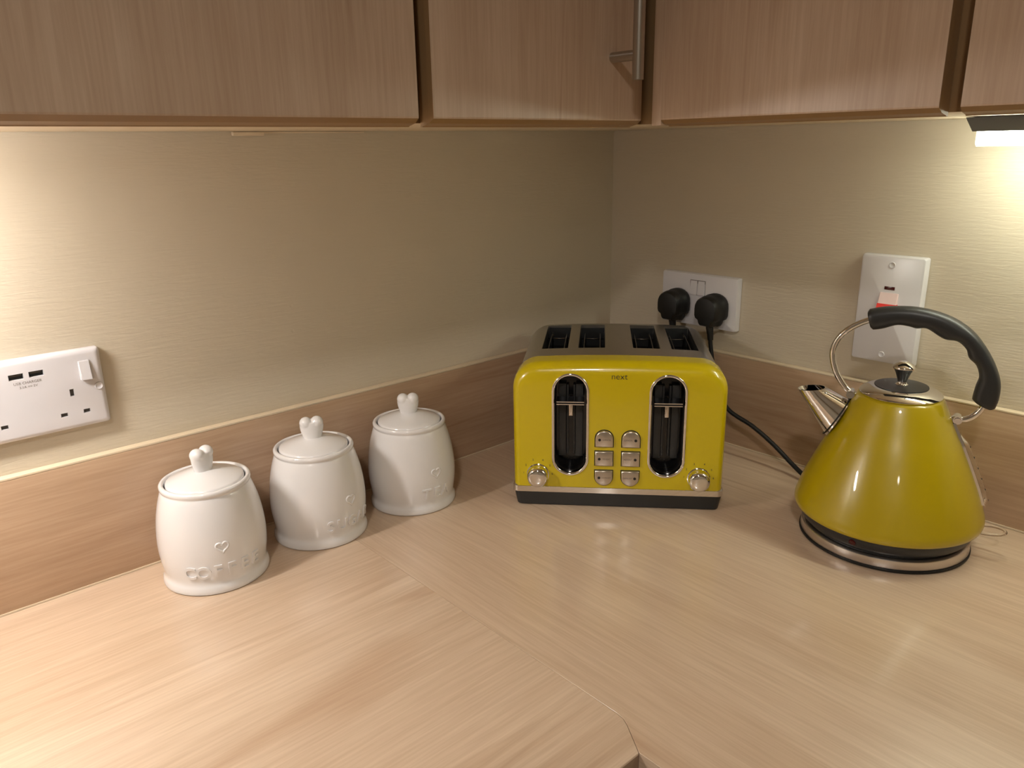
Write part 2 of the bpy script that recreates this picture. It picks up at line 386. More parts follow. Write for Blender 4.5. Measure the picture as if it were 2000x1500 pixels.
# ------------------------------------------------------------------ wall plates
def plate_bm(w, h, t, bev=0.003):
    """plate in local coords: x right, z up, front at y=-t"""
    b = bmesh.new(); hw, hh = w/2, h/2
    rings = []
    for inset, y in [(0, 0), (0, -t*0.55), (0.0006, -t*0.72), (bev*0.6, -t*0.95), (bev*1.2, -t)]:
        r = 0.003; pts = []
        for cx, cz, a0 in [(hw-r, hh-r, 0), (-hw+r, hh-r, 90), (-hw+r, -hh+r, 180), (hw-r, -hh+r, 270)]:
            for k in range(5):
                a = math.radians(a0+k*22.5)
                pts.append(((cx+r*math.cos(a))*(1-inset/hw), y, (cz+r*math.sin(a))*(1-inset/hh)))
        rings.append(pts)
    return loft_bm(rings, bm=b)
def wedge_rocker(name, x, z, w, h, t, parent, mt, proud=(0.001, 0.005), bev=0.0007):
    """rocker tilted: proud[0] at top, proud[1] at bottom"""
    y0 = -t+0.001
    ta, tb = -t-proud[0], -t-proud[1]
    r = [[(x-w/2, y0, z-h/2), (x+w/2, y0, z-h/2), (x+w/2, y0, z+h/2), (x-w/2, y0, z+h/2)],
         [(x-w/2, tb, z-h/2), (x+w/2, tb, z-h/2), (x+w/2, ta, z+h/2), (x-w/2, ta, z+h/2)]]
    b = loft_bm(r); bmesh.ops.bevel(b, geom=b.edges[:], offset=bev, segments=2, affect='EDGES')
    return finish(b, name, mt, parent, 40)
def tmp_box(parent, x0, x1, y0, y1, z0, z1):
    o = box('cutter', x0, x1, y0, y1, z0, z1, M['white'], parent); return o
def screw_cap(x, z, t, parent):
    b = lathe_bm([(0.0, 0.0), (0.0042, 0.0), (0.0042, 0.0005), (0.0036, 0.0011), (0.0029, 0.0006), (0, 0.0006)], 24)
    bmesh.ops.transform(b, matrix=Matrix.Translation((x, -t+0.0002, z)) @ Matrix.Rotation(PI/2, 4, 'X'), verts=b.verts)
    return finish(b, 'screw_cap', M['white'], parent, 40)

# left: double socket with two USB ports
T = 0.0095
SX, SZ = -0.9332, 0.2316
e = empty('double_socket', (SX, -0.0004, SZ))
pl = finish(plate_bm(0.1465, 0.0865, T, 0.0045), 'plate', M['white'], e, 40)
holes = []; inner = []
for cx in (-0.0392, 0.0392):
    holes += [(cx, -0.0022, 0.0042, 0.0080), (cx-0.0112, -0.0253, 0.0066, 0.0042), (cx+0.0112, -0.0253, 0.0066, 0.0042)]
usb = [(-0.0090, 0.0253, 0.0135, 0.0062), (0.0095, 0.0255, 0.0135, 0.0062)]
cut(pl, [tmp_box(e, x-w/2, x+w/2, -0.02, -0.003, z-hh/2, z+hh/2) for x, z, w, hh in holes+usb])
for x, z, w, hh in holes:
    box('shutter', x-w/2+0.0001, x+w/2-0.0001, -0.0062, -0.0032, z-hh/2+0.0001, z+hh/2-0.0001, M['shutter'], e)
for x, z, w, hh in usb:
    p_ = box('usb_port', x-w/2+0.0001, x+w/2-0.0001, -0.0046, -0.0032, z-hh/2+0.0001, z+hh/2-0.0001, M['black'], e)
    box('contact_tongue', x-w/2+0.0015, x+w/2-0.0015, -0.0078, -0.0046, z+0.0006, z+0.0020, M['shutter'], p_)
for x in (-0.0555, 0.0555):
    wedge_rocker('rocker_switch', x, 0.0204, 0.0112, 0.0215, T, e, M['white'], (0.0012, 0.0052))
for x in (-0.0665, 0.0665): screw_cap(x, 0.0, T, e)
for s_, z_, sz in (('USB CHARGER', 0.0178, 0.0040), ('3.1A == 5V', 0.0133, 0.0036)):
    b = text_bm(s_, sz, 0.00008); bmesh.ops.transform(b, matrix=Matrix.Translation((0.0005, -T-0.00005, z_)) @ Matrix.Rotation(PI/2, 4, 'X'), verts=b.verts)
    finish(b, 'printed_text', M['grey_ink'], e)
tag(e, 'white double wall socket with two USB ports on the left wall', 'socket')

# right: double socket with two plugs (local x -> world -y, front faces -x)
RZ = -PI/2
e = empty('double_socket', (-0.0004, -0.197, 0.2303), RZ)
finish(plate_bm(0.146, 0.086, 0.0105, 0.002), 'plate', M['white'], e, 40)
for x in (-0.0072, 0.0072):
    wedge_rocker('rocker_switch', x-0.0015, 0.0205, 0.0138, 0.0235, 0.0105, e, M['white'], (0.0006, 0.0026))
box('switch_surround', -0.0162, 0.0132, -0.0108, -0.0100, 0.0083, 0.0327, M['grey_ink'], e)
tag(e, 'white double wall socket behind the toaster holding two black plugs', 'socket')

# cooker switch
TC = 0.0125
e = empty('cooker_switch', (-0.0004, -0.4997, 0.2567), RZ)
finish(plate_bm(0.0845, 0.146, TC, 0.0025), 'plate', M['white'], e, 40)
nl = box('indicator_lens', -0.0068, 0.0068, -TC-0.0004, -TC+0.001, 0.0278, 0.0322, M['neon'], e, 0.0003)
rk = wedge_rocker('rocker_switch', 0.0005, 0.0130, 0.0245, 0.0225, TC, e, mat('red_plastic_with_glare', (0.76, 0.60, 0.58, 1), 0.25), (0.0006, 0.0075))  # pale pink is glare painted into the colour of a red rocker
# red strip left below the painted glare, following the rocker's tilt
def rk_pt(x, k): return (x, -TC-(0.0006+(0.0075-0.0006)*k)-0.0003, 0.0130+0.0225/2-0.0225*k)
def rstrip(k0, k1, o): return [tuple(Vector(rk_pt(x, k))+Vector((0, o, 0))) for x, k in ((-0.0119, k0), (0.0129, k0), (0.0129, k1), (-0.0119, k1))]
finish(loft_bm([rstrip(0.66, 1.03, -0.0002), rstrip(0.66, 1.03, 0.0060)]), 'rocker_edge', M['red'], rk)['label'] = 'red lower edge'
screw_cap(0, 0.0608, TC, e); screw_cap(0, -0.0612, TC, e)
tag(e, 'tall white cooker switch plate with red rocker behind the kettle handle', 'switch')

# plugs
def plug(y, z, cable, label):
    e = empty('electric_plug', (-0.0114, y, z), RZ)
    prof = []
    for k in range(13):                       # domed top
        a = PI*k/12; prof.append((0.0228*math.cos(a), 0.004+0.0225*math.sin(a)**0.8 if 0 < k < 12 else 0.004))
    prof += [(-0.0225, -0.008), (-0.0205, -0.013), (-0.0145, -0.0165), (-0.0125, -0.0225), (-0.010, -0.0255), (0.010, -0.0255), (0.0125, -0.0225), (0.0145, -0.0165), (0.0205, -0.013), (0.0225, -0.008)]
    def ring(s, yy, dz=0): return [(px*s, yy, pz*s+dz) for px, pz in prof]
    b = loft_bm([ring(0.97, 0.0), ring(1.0, -0.002), ring(1.0, -0.010), ring(0.96, -0.0115), ring(0.95, -0.022), ring(0.90, -0.030), ring(0.82, -0.0335), ring(0.70, -0.0345)])
    finish(b, 'plug_body', M['black'], e, 40)
    finish(cyl_bm((0, -0.017, -0.023), (0.0035, -0.017, -0.047), 0.0062, 0.0044), 'strain_relief', M['black'], e, 40)
    inv = (Matrix.Translation(Vector((-0.0114, y, z))) @ Matrix.Rotation(RZ, 4, 'Z')).inverted()
    pts = [Vector((0.003, -0.017, -0.044)), Vector((0.0045, -0.017, -0.056))]+[inv @ Vector(q) for q in cable]
    finish(tube_bm(cat_pts(pts, 10), 0.0034, 12), 'power_cord', M['black'], e, 180)
    tag(e, label, 'plug')
plug(-0.1605, 0.2205, [(-0.032, -0.160, 0.12), (-0.06, -0.13, 0.05), (-0.088, -0.105, 0.03), (-0.108, -0.108, 0.032)], 'black plug nearest the room corner in the socket behind the toaster')
plug(-0.2335, 0.2205, [(-0.029, -0.246, 0.13), (-0.034, -0.262, 0.10), (-0.050, -0.291, 0.0745), (-0.050, -0.336, 0.0575), (-0.050, -0.372, 0.0385), (-0.054, -0.407, 0.018), (-0.064, -0.437, 0.0075), (-0.082, -0.468, 0.006), (-0.1045, -0.4945, 0.0065)],
     'black plug on the right of the socket, its cord running to the kettle')

# ------------------------------------------------------------------ canisters
CP = [(0.0, 0.0), (0.0575, 0.0), (0.0592, 0.0012), (0.0595, 0.004), (0.0588, 0.008), (0.0574, 0.012), (0.0572, 0.016), (0.0580, 0.022), (0.0594, 0.032), (0.0602, 0.044), (0.0600, 0.056), (0.0588, 0.070), (0.0566, 0.084), (0.0536, 0.097), (0.0506, 0.107), (0.0488, 0.1115)]
def crad(z):
    for (ra, za), (rb, zb) in zip(CP[2:], CP[3:]):
        if za <= z <= zb: return ra+(rb-ra)*(z-za)/(zb-za)
    return 0.0588
def smooth_prof(pr, n=4):
    return [(v.x, v.y) for v in cat_pts([(r, z, 0) for r, z in pr], n)]
def heart_outline(n=40):
    out = []
    for k in range(n):
        t = 2*PI*k/n
        out.append((16*math.sin(t)**3/16, (13*math.cos(t)-5*math.cos(2*t)-2*math.cos(3*t)-math.cos(4*t))/16))
    return out
def canister(x, y, word, tang, hang, label):
    e = empty('storage_canister', (x, y, 0.0))
    prof = CP[:2]+smooth_prof(CP[2:], 4)+[(0.0483, 0.1125), (0.0494, 0.1140), (0.0499, 0.1160), (0.0496, 0.1180), (0.0484, 0.1194), (0.0468, 0.1198), (0.0452, 0.1192), (0.0444, 0.1178), (0.0442, 0.113), (0.044, 0.10), (0.050, 0.08), (0.053, 0.05), (0.052, 0.008), (0.0, 0.007)]
    finish(lathe_bm(prof, 96), 'jar_body', M['ceramic'], e, 180)
    lid = finish(lathe_bm([(0.0, 0.112), (0.0425, 0.112), (0.0430, 0.1165), (0.0424, 0.1192), (0.0405, 0.1204), (0.036, 0.1222), (0.028, 0.1252), (0.020, 0.1278), (0.012, 0.1296), (0.0, 0.1304)], 80), 'lid', M['ceramic'], e, 60)
    # puffed heart knob
    b = bmesh.new()
    loft_bm([[(a_*math.cos(2*PI*k/28), b_*math.sin(2*PI*k/28), z) for k in range(28)] for a_, b_, z in
             [(0.0112, 0.0092, 0.1265), (0.0116, 0.0088, 0.1300), (0.0126, 0.0086, 0.1340), (0.0142, 0.0088, 0.1395), (0.0148, 0.0084, 0.1450), (0.0138, 0.0076, 0.1505)]], bm=b)
    for sx_ in (-1, 1):
        q_ = bmesh.new(); bmesh.ops.create_uvsphere(q_, u_segments=24, v_segments=14, radius=1.0)
        join(b, q_, Matrix.Translation((sx_*0.0068, 0, 0.1488)) @ Matrix.Rotation(sx_*0.25, 4, 'Y') @ Matrix.Diagonal((0.0080, 0.0086, 0.0078, 1)))
    bmesh.ops.transform(b, matrix=Matrix.Rotation(math.radians(hang)+PI/2, 4, 'Z'), verts=b.verts)
    kn = finish(b, 'heart_knob', M['ceramic'], lid, 180)
    sm = kn.modifiers.new('s', 'REMESH'); sm.mode = 'VOXEL'; sm.voxel_size = 0.0006; sm.use_smooth_shade = True
    sk = kn.modifiers.new('k', 'SMOOTH'); sk.factor = 0.6; sk.iterations = 14
    # raised lettering wrapped round the jar
    def wrap(bm, zc, name):
        for v in bm.verts:
            a = math.radians(tang)+v.co.x/0.0595; z = zc+v.co.y; r = crad(z)+v.co.z
            v.co = Vector((r*math.cos(a), r*math.sin(a), z))
        o = finish(bm, name, M['ceramic'], e, 50)
        return o
    step = 0.0152
    for k, chh in enumerate(word):
        b = text_bm(chh, 0.0210, 0.0012, offset=0.0004, res=4)
        bmesh.ops.triangulate(b, faces=b.faces[:])
        bmesh.ops.bevel(b, geom=[ed for ed in b.edges if len(ed.link_faces) == 2 and ed.calc_face_angle(0) > 1.0 and all(v.co.z > 0 for v in ed.verts)], offset=0.0006, segments=2, affect='EDGES')
        bmesh.ops.translate(b, vec=((k-(len(word)-1)/2)*step, 0, 0.0003), verts=b.verts)
        wrap(b, 0.0285, 'raised_letter')
    # heart outline
    b = bmesh.new(); pts = [(px*0.0068, (pz+0.1)*0.0068, 0.0) for px, pz in heart_outline(40)]
    tube_bm(pts+[pts[0]], 0.0013, 8, b, cap=False)
    wrap(b, 0.0570, 'raised_heart')
    tag(e, label, 'canister', 'white ceramic canisters')
canister(-0.7906, -0.0781, 'COFFEE', -101, -66, 'white ceramic canister reading COFFEE, with heart knob lid, nearest the wall socket')
canister(-0.6494, -0.0719, 'SUGAR', -76, -114, 'white ceramic canister reading SUGAR, in the middle of three')
canister(-0.5069, -0.0780, 'TEA', -91, -122, 'white ceramic canister reading TEA, nearest the toaster')

# ------------------------------------------------------------------ toaster (local x = right, y = depth, z up)
TO = Vector((-0.3242, -0.29876, 0)); TA = math.atan2(-0.74685, 0.66499)
te = empty('toaster', TO, TA)
def arch(hw, z0, z1, r, n=10, crown=0.0):
    pts = [(-hw, z0), (hw, z0)]
    for k in range(n+1):
        a = PI/2*k/n; pts.append((hw-r+r*math.cos(a), z1-r+r*math.sin(a)))
    for k in range(1, 8):
        t = k/8; x = (hw-r)*(1-2*t); pts.append((x, z1+crown*(1-(x/(hw-r))**2)))
    for k in range(n+1):
        a = PI/2+PI/2*k/n; pts.append((-hw+r+r*math.cos(a), z1-r+r*math.sin(a)))
    return pts
def arch_ring(hw, z0, z1, r, y, crown=0.0025): return [(px, y, pz) for px, pz in arch(hw, z0, z1, r, crown=crown)]
ZB = 0.0300
HWF = 0.1412
rings = []
for k in range(9):                    # bullnose front edge
    a = PI/2*k/8; R_ = 0.017
    ins = R_*(1-math.sin(a)); y = R_*(1-math.cos(a))-0.001
    rings.append(arch_ring(HWF-ins*0.55, ZB, 0.2035-ins, 0.036-ins*0.5, y))
rings.append(arch_ring(HWF, ZB, 0.2035, 0.036, 0.040))
fp = finish(loft_bm(rings), 'front_panel', M['yellow'], te, 40)
def stadium(cx, cz, hw, hh, y, n=16):
    pts = []; s = hh-hw
    for k in range(n+1): a = PI*k/n; pts.append((cx+hw*math.cos(a), y, cz+s+hw*math.sin(a)))
    for k in range(n+1): a = PI+PI*k/n; pts.append((cx+hw*math.cos(a), y, cz-s+hw*math.sin(a)))
    return pts
OV = [(-0.0636, 0.1190), (0.0640, 0.1190)]; OHW, OHH = 0.0250, 0.0725
cutters = [finish(loft_bm([stadium(cx, cz, OHW-0.002, OHH-0.002, -0.03), stadium(cx, cz, OHW-0.002, OHH-0.002, 0.030)]), 'cutter', M['black'], te) for cx, cz in OV]
cut(fp, cutters)
for cx, cz in OV:
    # chrome surround ring, black recess, lever and its slot
    prf = [(0.0, 0.0030), (0.0, -0.0016), (0.0008, -0.0026), (0.0022, -0.0028), (0.0036, -0.0022), (0.0042, -0.0008), (0.0042, 0.010)]
    bz = finish(loft_bm([stadium(cx, cz, OHW-d, OHH-d, y) for d, y in prf], False, False), 'lever_bezel', M['chrome'], te, 60)
    bz['label'] = 'chrome oval bezel'
    b = loft_bm([stadium(cx, cz, OHW-0.0024, OHH-0.0024, 0.0285), stadium(cx, cz, OHW-0.0024, OHH-0.0024, 0.0290)])
    rec = finish(b, 'lever_recess', M['gloss_black'], te)
    finish(loft_bm([stadium(cx, cz, OHW-0.0024, OHH-0.0024, 0.004), stadium(cx, cz, OHW-0.0024, OHH-0.0024, 0.0284)], False, False), 'recess_wall', M['gloss_black'], rec, 40)
    for s in (-1, 1):
        box('recess_rail', cx+s*0.0045-0.0015, cx+s*0.0045+0.0015, 0.0225, 0.0284, cz-0.050, cz+0.050, M['charcoal'], rec, 0.0005)
        box('recess_panel', cx+s*0.0115-0.0050, cx+s*0.0115+0.0050, 0.0195, 0.0284, cz-0.052, cz+0.052, M['charcoal'], rec, 0.0006)
    lv = finish(loft_bm([[(cx-0.0182, -0.0045, 0.1490), (cx+0.0182, -0.0045, 0.1490), (cx+0.0182, -0.0045, 0.1535), (cx-0.0182, -0.0045, 0.1535)],
                         [(cx-0.0182, 0.014, 0.1478), (cx+0.0182, 0.014, 0.1478), (cx+0.0182, 0.014, 0.1548), (cx-0.0182, 0.014, 0.1548)]]), 'lever', M['gloss_black'], te)
    lb = bmesh.new()
    for z in (0.14955, 0.15295): box_bm(cx-0.0182, cx+0.0182, -0.0052, -0.0046, z-0.0005, z+0.0005, bm=lb)
    finish(lb, 'lever_trim', M['chrome'], lv)
    box('lever_stem', cx-0.0026, cx+0.0026, 0.0150, 0.0220, 0.1270, 0.1478, M['satin'], lv, 0.0004)
# buttons
FY = -0.001
def button(cx, z0, z1, kind, word, side):
    hw = 0.0118; pts = []
    if kind == 'top':
        pts = [(-hw, z0), (hw, z0)]+[(hw*math.cos(PI*k/14), z1-hw+hw*math.sin(PI*k/14)) for k in range(15)]
    elif kind == 'bottom':
        pts = [(hw, z1), (-hw, z1)]+[(hw*math.cos(PI+PI*k/14), z0+hw+hw*math.sin(PI+PI*k/14)) for k in range(15)]
    else: pts = [(-hw, z0), (hw, z0), (hw, z1), (-hw, z1)]
    zc = (z0+z1)/2
    def rg(s, y, dz=0.0): return [(cx+px*s, y, zc+(pz-zc)*s+dz) for px, pz in pts]
    su = finish(loft_bm([rg(1.09, FY+0.002), rg(1.09, FY-0.0003)]), 'button_surround', M['ink'], te)
    b = loft_bm([rg(1.0, FY+0.001), rg(1.0, FY-0.0024), rg(0.95, FY-0.0034), rg(0.86, FY-0.0038)])
    bt = finish(b, 'button', M['satin'], te, 40)
    ls = cx-side*0.0062
    zt = zc-0.001 if kind == 'top' else (zc if kind == 'mid' else zc+0.001)
    finish(cyl_bm((ls-0, FY-0.0036, zt), (ls, FY-0.0042, zt), 0.0019, n=20), 'indicator_light', M['ink'], bt)
    tb = text_bm(word, 0.0030, 0.00006)
    bmesh.ops.transform(tb, matrix=Matrix.Translation((cx+side*0.0036, FY-0.00395, zt)) @ Matrix.Rotation(PI/2, 4, 'X'), verts=tb.verts)
    finish(tb, 'button_text', M['grey_ink'], bt)
for cx, side in ((-0.0182, 1), (0.0172, -1)):
    button(cx, 0.0900, 0.1130, 'top', 'CANCEL', side)
    button(cx, 0.0628, 0.0832, 'mid', 'REHEAT', side)
    button(cx, 0.0340, 0.0555, 'bottom', 'DEFROST', side)
# browning knobs with printed scale
for cx, ang in ((-0.1073, 0), (0.1080, 0)):
    kz = 0.0475
    b = lathe_bm([(0.0, 0.0), (0.0152, 0.0), (0.0152, 0.0012), (0.0142, 0.0018), (0.0140, 0.0110), (0.0134, 0.0140), (0.0120, 0.0160), (0.0095, 0.0172), (0.005, 0.0178), (0.0, 0.0180)], 48)
    bmesh.ops.transform(b, matrix=Matrix.Translation((cx, FY, kz)) @ Matrix.Rotation(PI/2, 4, 'X'), verts=b.verts)
    kb = finish(b, 'browning_knob', M['chrome'], te, 50); kb['label'] = 'round chrome browning dial'
    for d, a in zip('123456', (182, 147, 110, 70, 33, -4)):
        a = math.radians(a); tb = text_bm(d, 0.0040, 0.00006)
        bmesh.ops.transform(tb, matrix=Matrix.Translation((cx+0.0195*math.cos(a), FY-0.0001, kz+0.002+0.0195*math.sin(a))) @ Matrix.Rotation(PI/2, 4, 'X'), verts=tb.verts)
        finish(tb, 'dial_number', M['ink'], te)
tb = text_bm('next', 0.0118, 0.00006, offset=-0.0001)
bmesh.ops.transform(tb, matrix=Matrix.Translation((0, FY-0.00015, 0.1875)) @ Matrix.Rotation(PI/2, 4, 'X'), verts=tb.verts)
finish(tb, 'printed_logo', M['ink'], te)
# steel body with four slots
DEP = 0.252
SB = [arch_ring(0.1385, 0.0302, 0.2022, 0.036, 0.040), arch_ring(0.1385, 0.0302, 0.2022, 0.036, DEP-0.014), arch_ring(0.1360, 0.0302, 0.1995, 0.036, DEP-0.004), arch_ring(0.1300, 0.0302, 0.1935, 0.034, DEP)]
sb = finish(loft_bm(SB), 'steel_body', M['steel_u'], te, 40)
SY0, SY1 = 0.084, 0.229
SLOT = [(-0.1075, -0.0705), (-0.0560, -0.0185), (0.0203, 0.0577), (0.0735, 0.1105)]
cut(sb, [finish(box_bm(a, b_, SY0, SY1, 0.06, 0.25, 0.0018, 2), 'cutter', M['black'], te) for a, b_ in SLOT])
for a, b_ in SLOT:
    t_ = 0.0004; b = bmesh.new()
    x0, x1, y0, y1, z0, z1 = a+t_, b_-t_, SY0+t_, SY1-t_, 0.0605, 0.1995
    V = [b.verts.new(q) for q in [(x0, y0, z0), (x1, y0, z0), (x1, y1, z0), (x0, y1, z0), (x0, y0, z1), (x1, y0, z1), (x1, y1, z1), (x0, y1, z1)]]
    for f in [(0, 1, 2, 3), (0, 1, 5, 4), (1, 2, 6, 5), (2, 3, 7, 6), (3, 0, 4, 7)]: b.faces.new([V[i] for i in f])
    ln = finish(b, 'slot_liner', M['charcoal'], te)
    gx0, gx1 = a+0.007, b_-0.007
    for q in ((gx0), (gx1)):
        finish(tube_bm(cat_pts([(q, SY0+0.006, 0.10), (q, SY0+0.006, 0.180), (q, SY0+0.016, 0.192), (q, SY1-0.016, 0.192), (q, SY1-0.006, 0.180), (q, SY1-0.006, 0.10)], 5), 0.0009, 8), 'guide_wire', M['dark_steel'], ln, 180)
    finish(tube_bm([(a+0.002, SY1-0.030, 0.189), (b_-0.002, SY1-0.030, 0.189)], 0.0009, 8), 'guide_wire', M['dark_steel'], ln, 180)
    finish(box_bm(a+0.010, b_-0.010, SY0+0.01, SY1-0.01, 0.130, 0.134), 'bread_rack', M['gloss_black'], ln)
# chrome band and charcoal base
def rect_ring(hw, y0, y1, z, r=0.008):
    pts = []
    for cx, cy, a0 in [(hw-r, y1-r, 0), (-hw+r, y1-r, 90), (-hw+r, y0+r, 180), (hw-r, y0+r, 270)]:
        for k in range(6):
            a = math.radians(a0+18*k); pts.append((cx+r*math.cos(a), cy+r*math.sin(a), z))
    return pts
bd = finish(loft_bm([rect_ring(0.1415, -0.0010, DEP, 0.0208), rect_ring(0.1420, -0.0022, DEP, 0.0215), rect_ring(0.1420, -0.0022, DEP, 0.0293), rect_ring(0.1415, -0.0012, DEP, 0.0300)]), 'chrome_band', M['chrome'], te, 40)
finish(loft_bm([rect_ring(0.1330, 0.0045, DEP-0.006, 0.0), rect_ring(0.1370, 0.0015, DEP-0.003, 0.0015), rect_ring(0.1405, -0.0008, DEP-0.001, 0.0207)]), 'base', M['charcoal'], te, 40)
tag(te, 'yellow and steel four-slice toaster with two levers in the corner', 'toaster')

# ------------------------------------------------------------------ kettle (local x = handle side, spout at -x)
KX, KY = -0.14174, -0.57982
KA = math.atan2(-0.9362, 0.35147)
kb = empty('power_base', (KX, KY, 0), KA)
finish(lathe_bm([(0.0, 0.0), (0.0960, 0.0), (0.0980, 0.0012), (0.0980, 0.0030), (0.0965, 0.0038), (0.0, 0.0038)], 96), 'foot_ring', M['black'], kb, 40)
rg_ = finish(lathe_bm([(0.0, 0.0040), (0.0962, 0.0040), (0.0968, 0.0050), (0.0958, 0.0140), (0.0945, 0.0152), (0.0900, 0.0156), (0.0, 0.0156)], 128), 'steel_ring', M['steel_ring'], kb, 40)
rg_['label'] = 'brushed steel rim'
finish(lathe_bm([(0.0, 0.0157), (0.0895, 0.0157), (0.089, 0.0168), (0.0, 0.0168)], 96), 'top_plate', M['black'], kb, 40)
tag(kb, 'round brushed steel power base under the yellow kettle', 'power base')

ke = empty('kettle', (KX, KY, 0.0169), KA)
Z0 = 0.0169
KP = [(0.1005, 0.0358), (0.1035, 0.0361), (0.1060, 0.0378), (0.1071, 0.0415), (0.1066, 0.0470), (0.1040, 0.0555), (0.0995, 0.0690), (0.0938, 0.0838), (0.0865, 0.1010), (0.0790, 0.1180), (0.0712, 0.1350), (0.0630, 0.1515), (0.0560, 0.1665), (0.0508, 0.1775), (0.0470, 0.1845), (0.0440, 0.1870), (0.0, 0.1875)]
kp = [(r, z-Z0) for r, z in KP]
kprof = [(0.0, kp[0][1])]+kp[:2]+smooth_prof(kp[2:15], 4)+kp[15:]
finish(lathe_bm(kprof, 128), 'body', M['kettle_yellow'], ke, 50)
def krad(z):
    for (ra, za), (rb, zb) in zip(KP[3:], KP[4:]):
        if za <= z <= zb: return ra+(rb-ra)*(z-za)/(zb-za)
    return 0.1
bbd = finish(lathe_bm([(r, z-Z0) for r, z in [(0.0, 0.0170), (0.0905, 0.0170), (0.0915, 0.0185), (0.0945, 0.0205), (0.0975, 0.0240), (0.1005, 0.0310), (0.1012, 0.0357), (0.0, 0.0357)]], 96), 'lower_band', M['charcoal'], ke, 40)
# red power light on the band, facing the camera side
la = math.radians(-90-17)
b = lathe_bm([(0.0, 0.0), (0.0042, 0.0), (0.0040, 0.0012), (0.0, 0.0016)], 20)
bmesh.ops.transform(b, matrix=Matrix.Translation((0.0990*math.cos(la), 0.0990*math.sin(la), 0.0285-Z0)) @ Matrix.Rotation(la, 4, 'Z') @ Matrix.Rotation(PI/2+0.45, 4, 'Y'), verts=b.verts)
finish(b, 'power_light', M['neon'], ke, 40)
# lid
ld_ = finish(lathe_bm([(r, z-Z0) for r, z in [(0.0, 0.1872), (0.0452, 0.1872), (0.0456, 0.1880), (0.0448, 0.1893), (0.0410, 0.1922), (0.0360, 0.1947), (0.0305, 0.1963), (0.0, 0.1966)]], 96), 'lid', M['chrome'], ke, 40)
finish(lathe_bm([(r, z-Z0) for r, z in [(0.0, 0.1964), (0.0297, 0.1964), (0.0295, 0.1972), (0.020, 0.1981), (0.010, 0.1986), (0.0, 0.1987)]], 72), 'lid_inset', M['charcoal'], ld_, 40)
kn = finish(lathe_bm([(r, z-Z0) for r, z in smooth_prof([(0.0075, 0.1983), (0.0056, 0.2000), (0.0052, 0.2030), (0.0068, 0.2080), (0.0092, 0.2135), (0.0116, 0.2172), (0.0124, 0.2195), (0.0114, 0.2215), (0.0085, 0.2240), (0.0045, 0.2262), (0.0001, 0.2268)], 4)], 48), 'lid_knob', M['chrome'], ld_, 60)
# spout: conical, cut level at the top
def ell(cx, cz, ax, az, ny, n=36):
    return [(cx+ax*math.cos(2*PI*k/n), ny*math.sin(2*PI*k/n), cz+az*math.cos(2*PI*k/n)-Z0) for k in range(n)]
sp = bmesh.new()
tip = (-0.0995, 0.1812, -0.0165, -0.0022, 0.0150); bas = (-0.0690, 0.1500, -0.0125, -0.0215, 0.0215)
def lerp(a, b, t): return tuple(x+(y-x)*t for x, y in zip(a, b))
outer = [ell(*lerp(bas, tip, t)) for t in (-0.12, 0.0, 0.25, 0.5, 0.75, 1.0)]
innr = []
for t in (1.0, 0.7, 0.3, 0.0):
    q = lerp(bas, tip, t); innr.append(ell(q[0], q[1]-(0 if t == 1 else 0.0005), q[2]*0.93, q[3]*0.93, q[4]*0.93))
loft_bm(outer+innr, False, True, sp)
spo = finish(sp, 'spout', M['chrome'], ke, 50)
# dark gasket where the spout meets the body
q = lerp(bas, tip, -0.05)
gk = ell(q[0]*1.0, q[1], q[2]*1.06, q[3]*1.06, q[4]*1.06, 40)
finish(tube_bm(gk+[gk[0]], 0.0009, 8, cap=False), 'spout_gasket', M['black'], spo, 180)
# handle: chrome wire + dark moulded grip
wl = [(-0.0535, 0.1805), (-0.0630, 0.1890), (-0.0742, 0.2070), (-0.0795, 0.2277), (-0.0762, 0.2440), (-0.0670, 0.2570), (-0.0545, 0.2665), (-0.040, 0.2735), (-0.020, 0.2775)]
wire = finish(tube_bm([(v.x, 0, v.y-Z0) for v in cat_pts([(a, b_, 0) for a, b_ in wl], 8)], 0.0036, 16), 'handle_wire', M['chrome'], ke, 180)
wr = [(0.0620, 0.1640), (0.0690, 0.1640), (0.0770, 0.1685), (0.0830, 0.1760), (0.0865, 0.1850), (0.0880, 0.2000)]
finish(tube_bm([(v.x, 0, v.y-Z0) for v in cat_pts([(a, b_, 0) for a, b_ in wr], 8)], 0.0036, 16), 'handle_wire', M['chrome'], ke, 180)
GO = [(-0.0462, 0.2830), (-0.0440, 0.2855), (-0.0221, 0.2907), (0.0097, 0.2914), (0.0418, 0.2833), (0.0666, 0.2672), (0.0866, 0.2413), (0.0982, 0.2157), (0.1002, 0.1959), (0.0975, 0.1815), (0.0955, 0.1800)]
GI = [(-0.0400, 0.2628), (-0.0380, 0.2617), (-0.0274, 0.2640), (-0.0132, 0.2695), (-0.0008, 0.2690), (0.0073, 0.2672), (0.0178, 0.2681), (0.0318, 0.2600), (0.0390, 0.2570), (0.0504, 0.2561), (0.0600, 0.2480), (0.0640, 0.2383), (0.0721, 0.2307), (0.0770, 0.2174), (0.0750, 0.2050), (0.0737, 0.1905), (0.0752, 0.1885)]
def resample(pts, n):
    P = cat_pts([(a, b_, 0) for a, b_ in pts], 10); L = [0]
    for a, b_ in zip(P, P[1:]): L.append(L[-1]+(b_-a).length)
    out = []; j = 0
    for k in range(n):
        d = L[-1]*k/(n-1)
        while j < len(L)-2 and L[j+1] < d: j += 1
        t = (d-L[j])/max(1e-9, L[j+1]-L[j]); out.append(P[j].lerp(P[j+1], min(1, t)))
    return out
NS = 60; ro, ri = resample(GO, NS), resample(GI, NS); gr = []
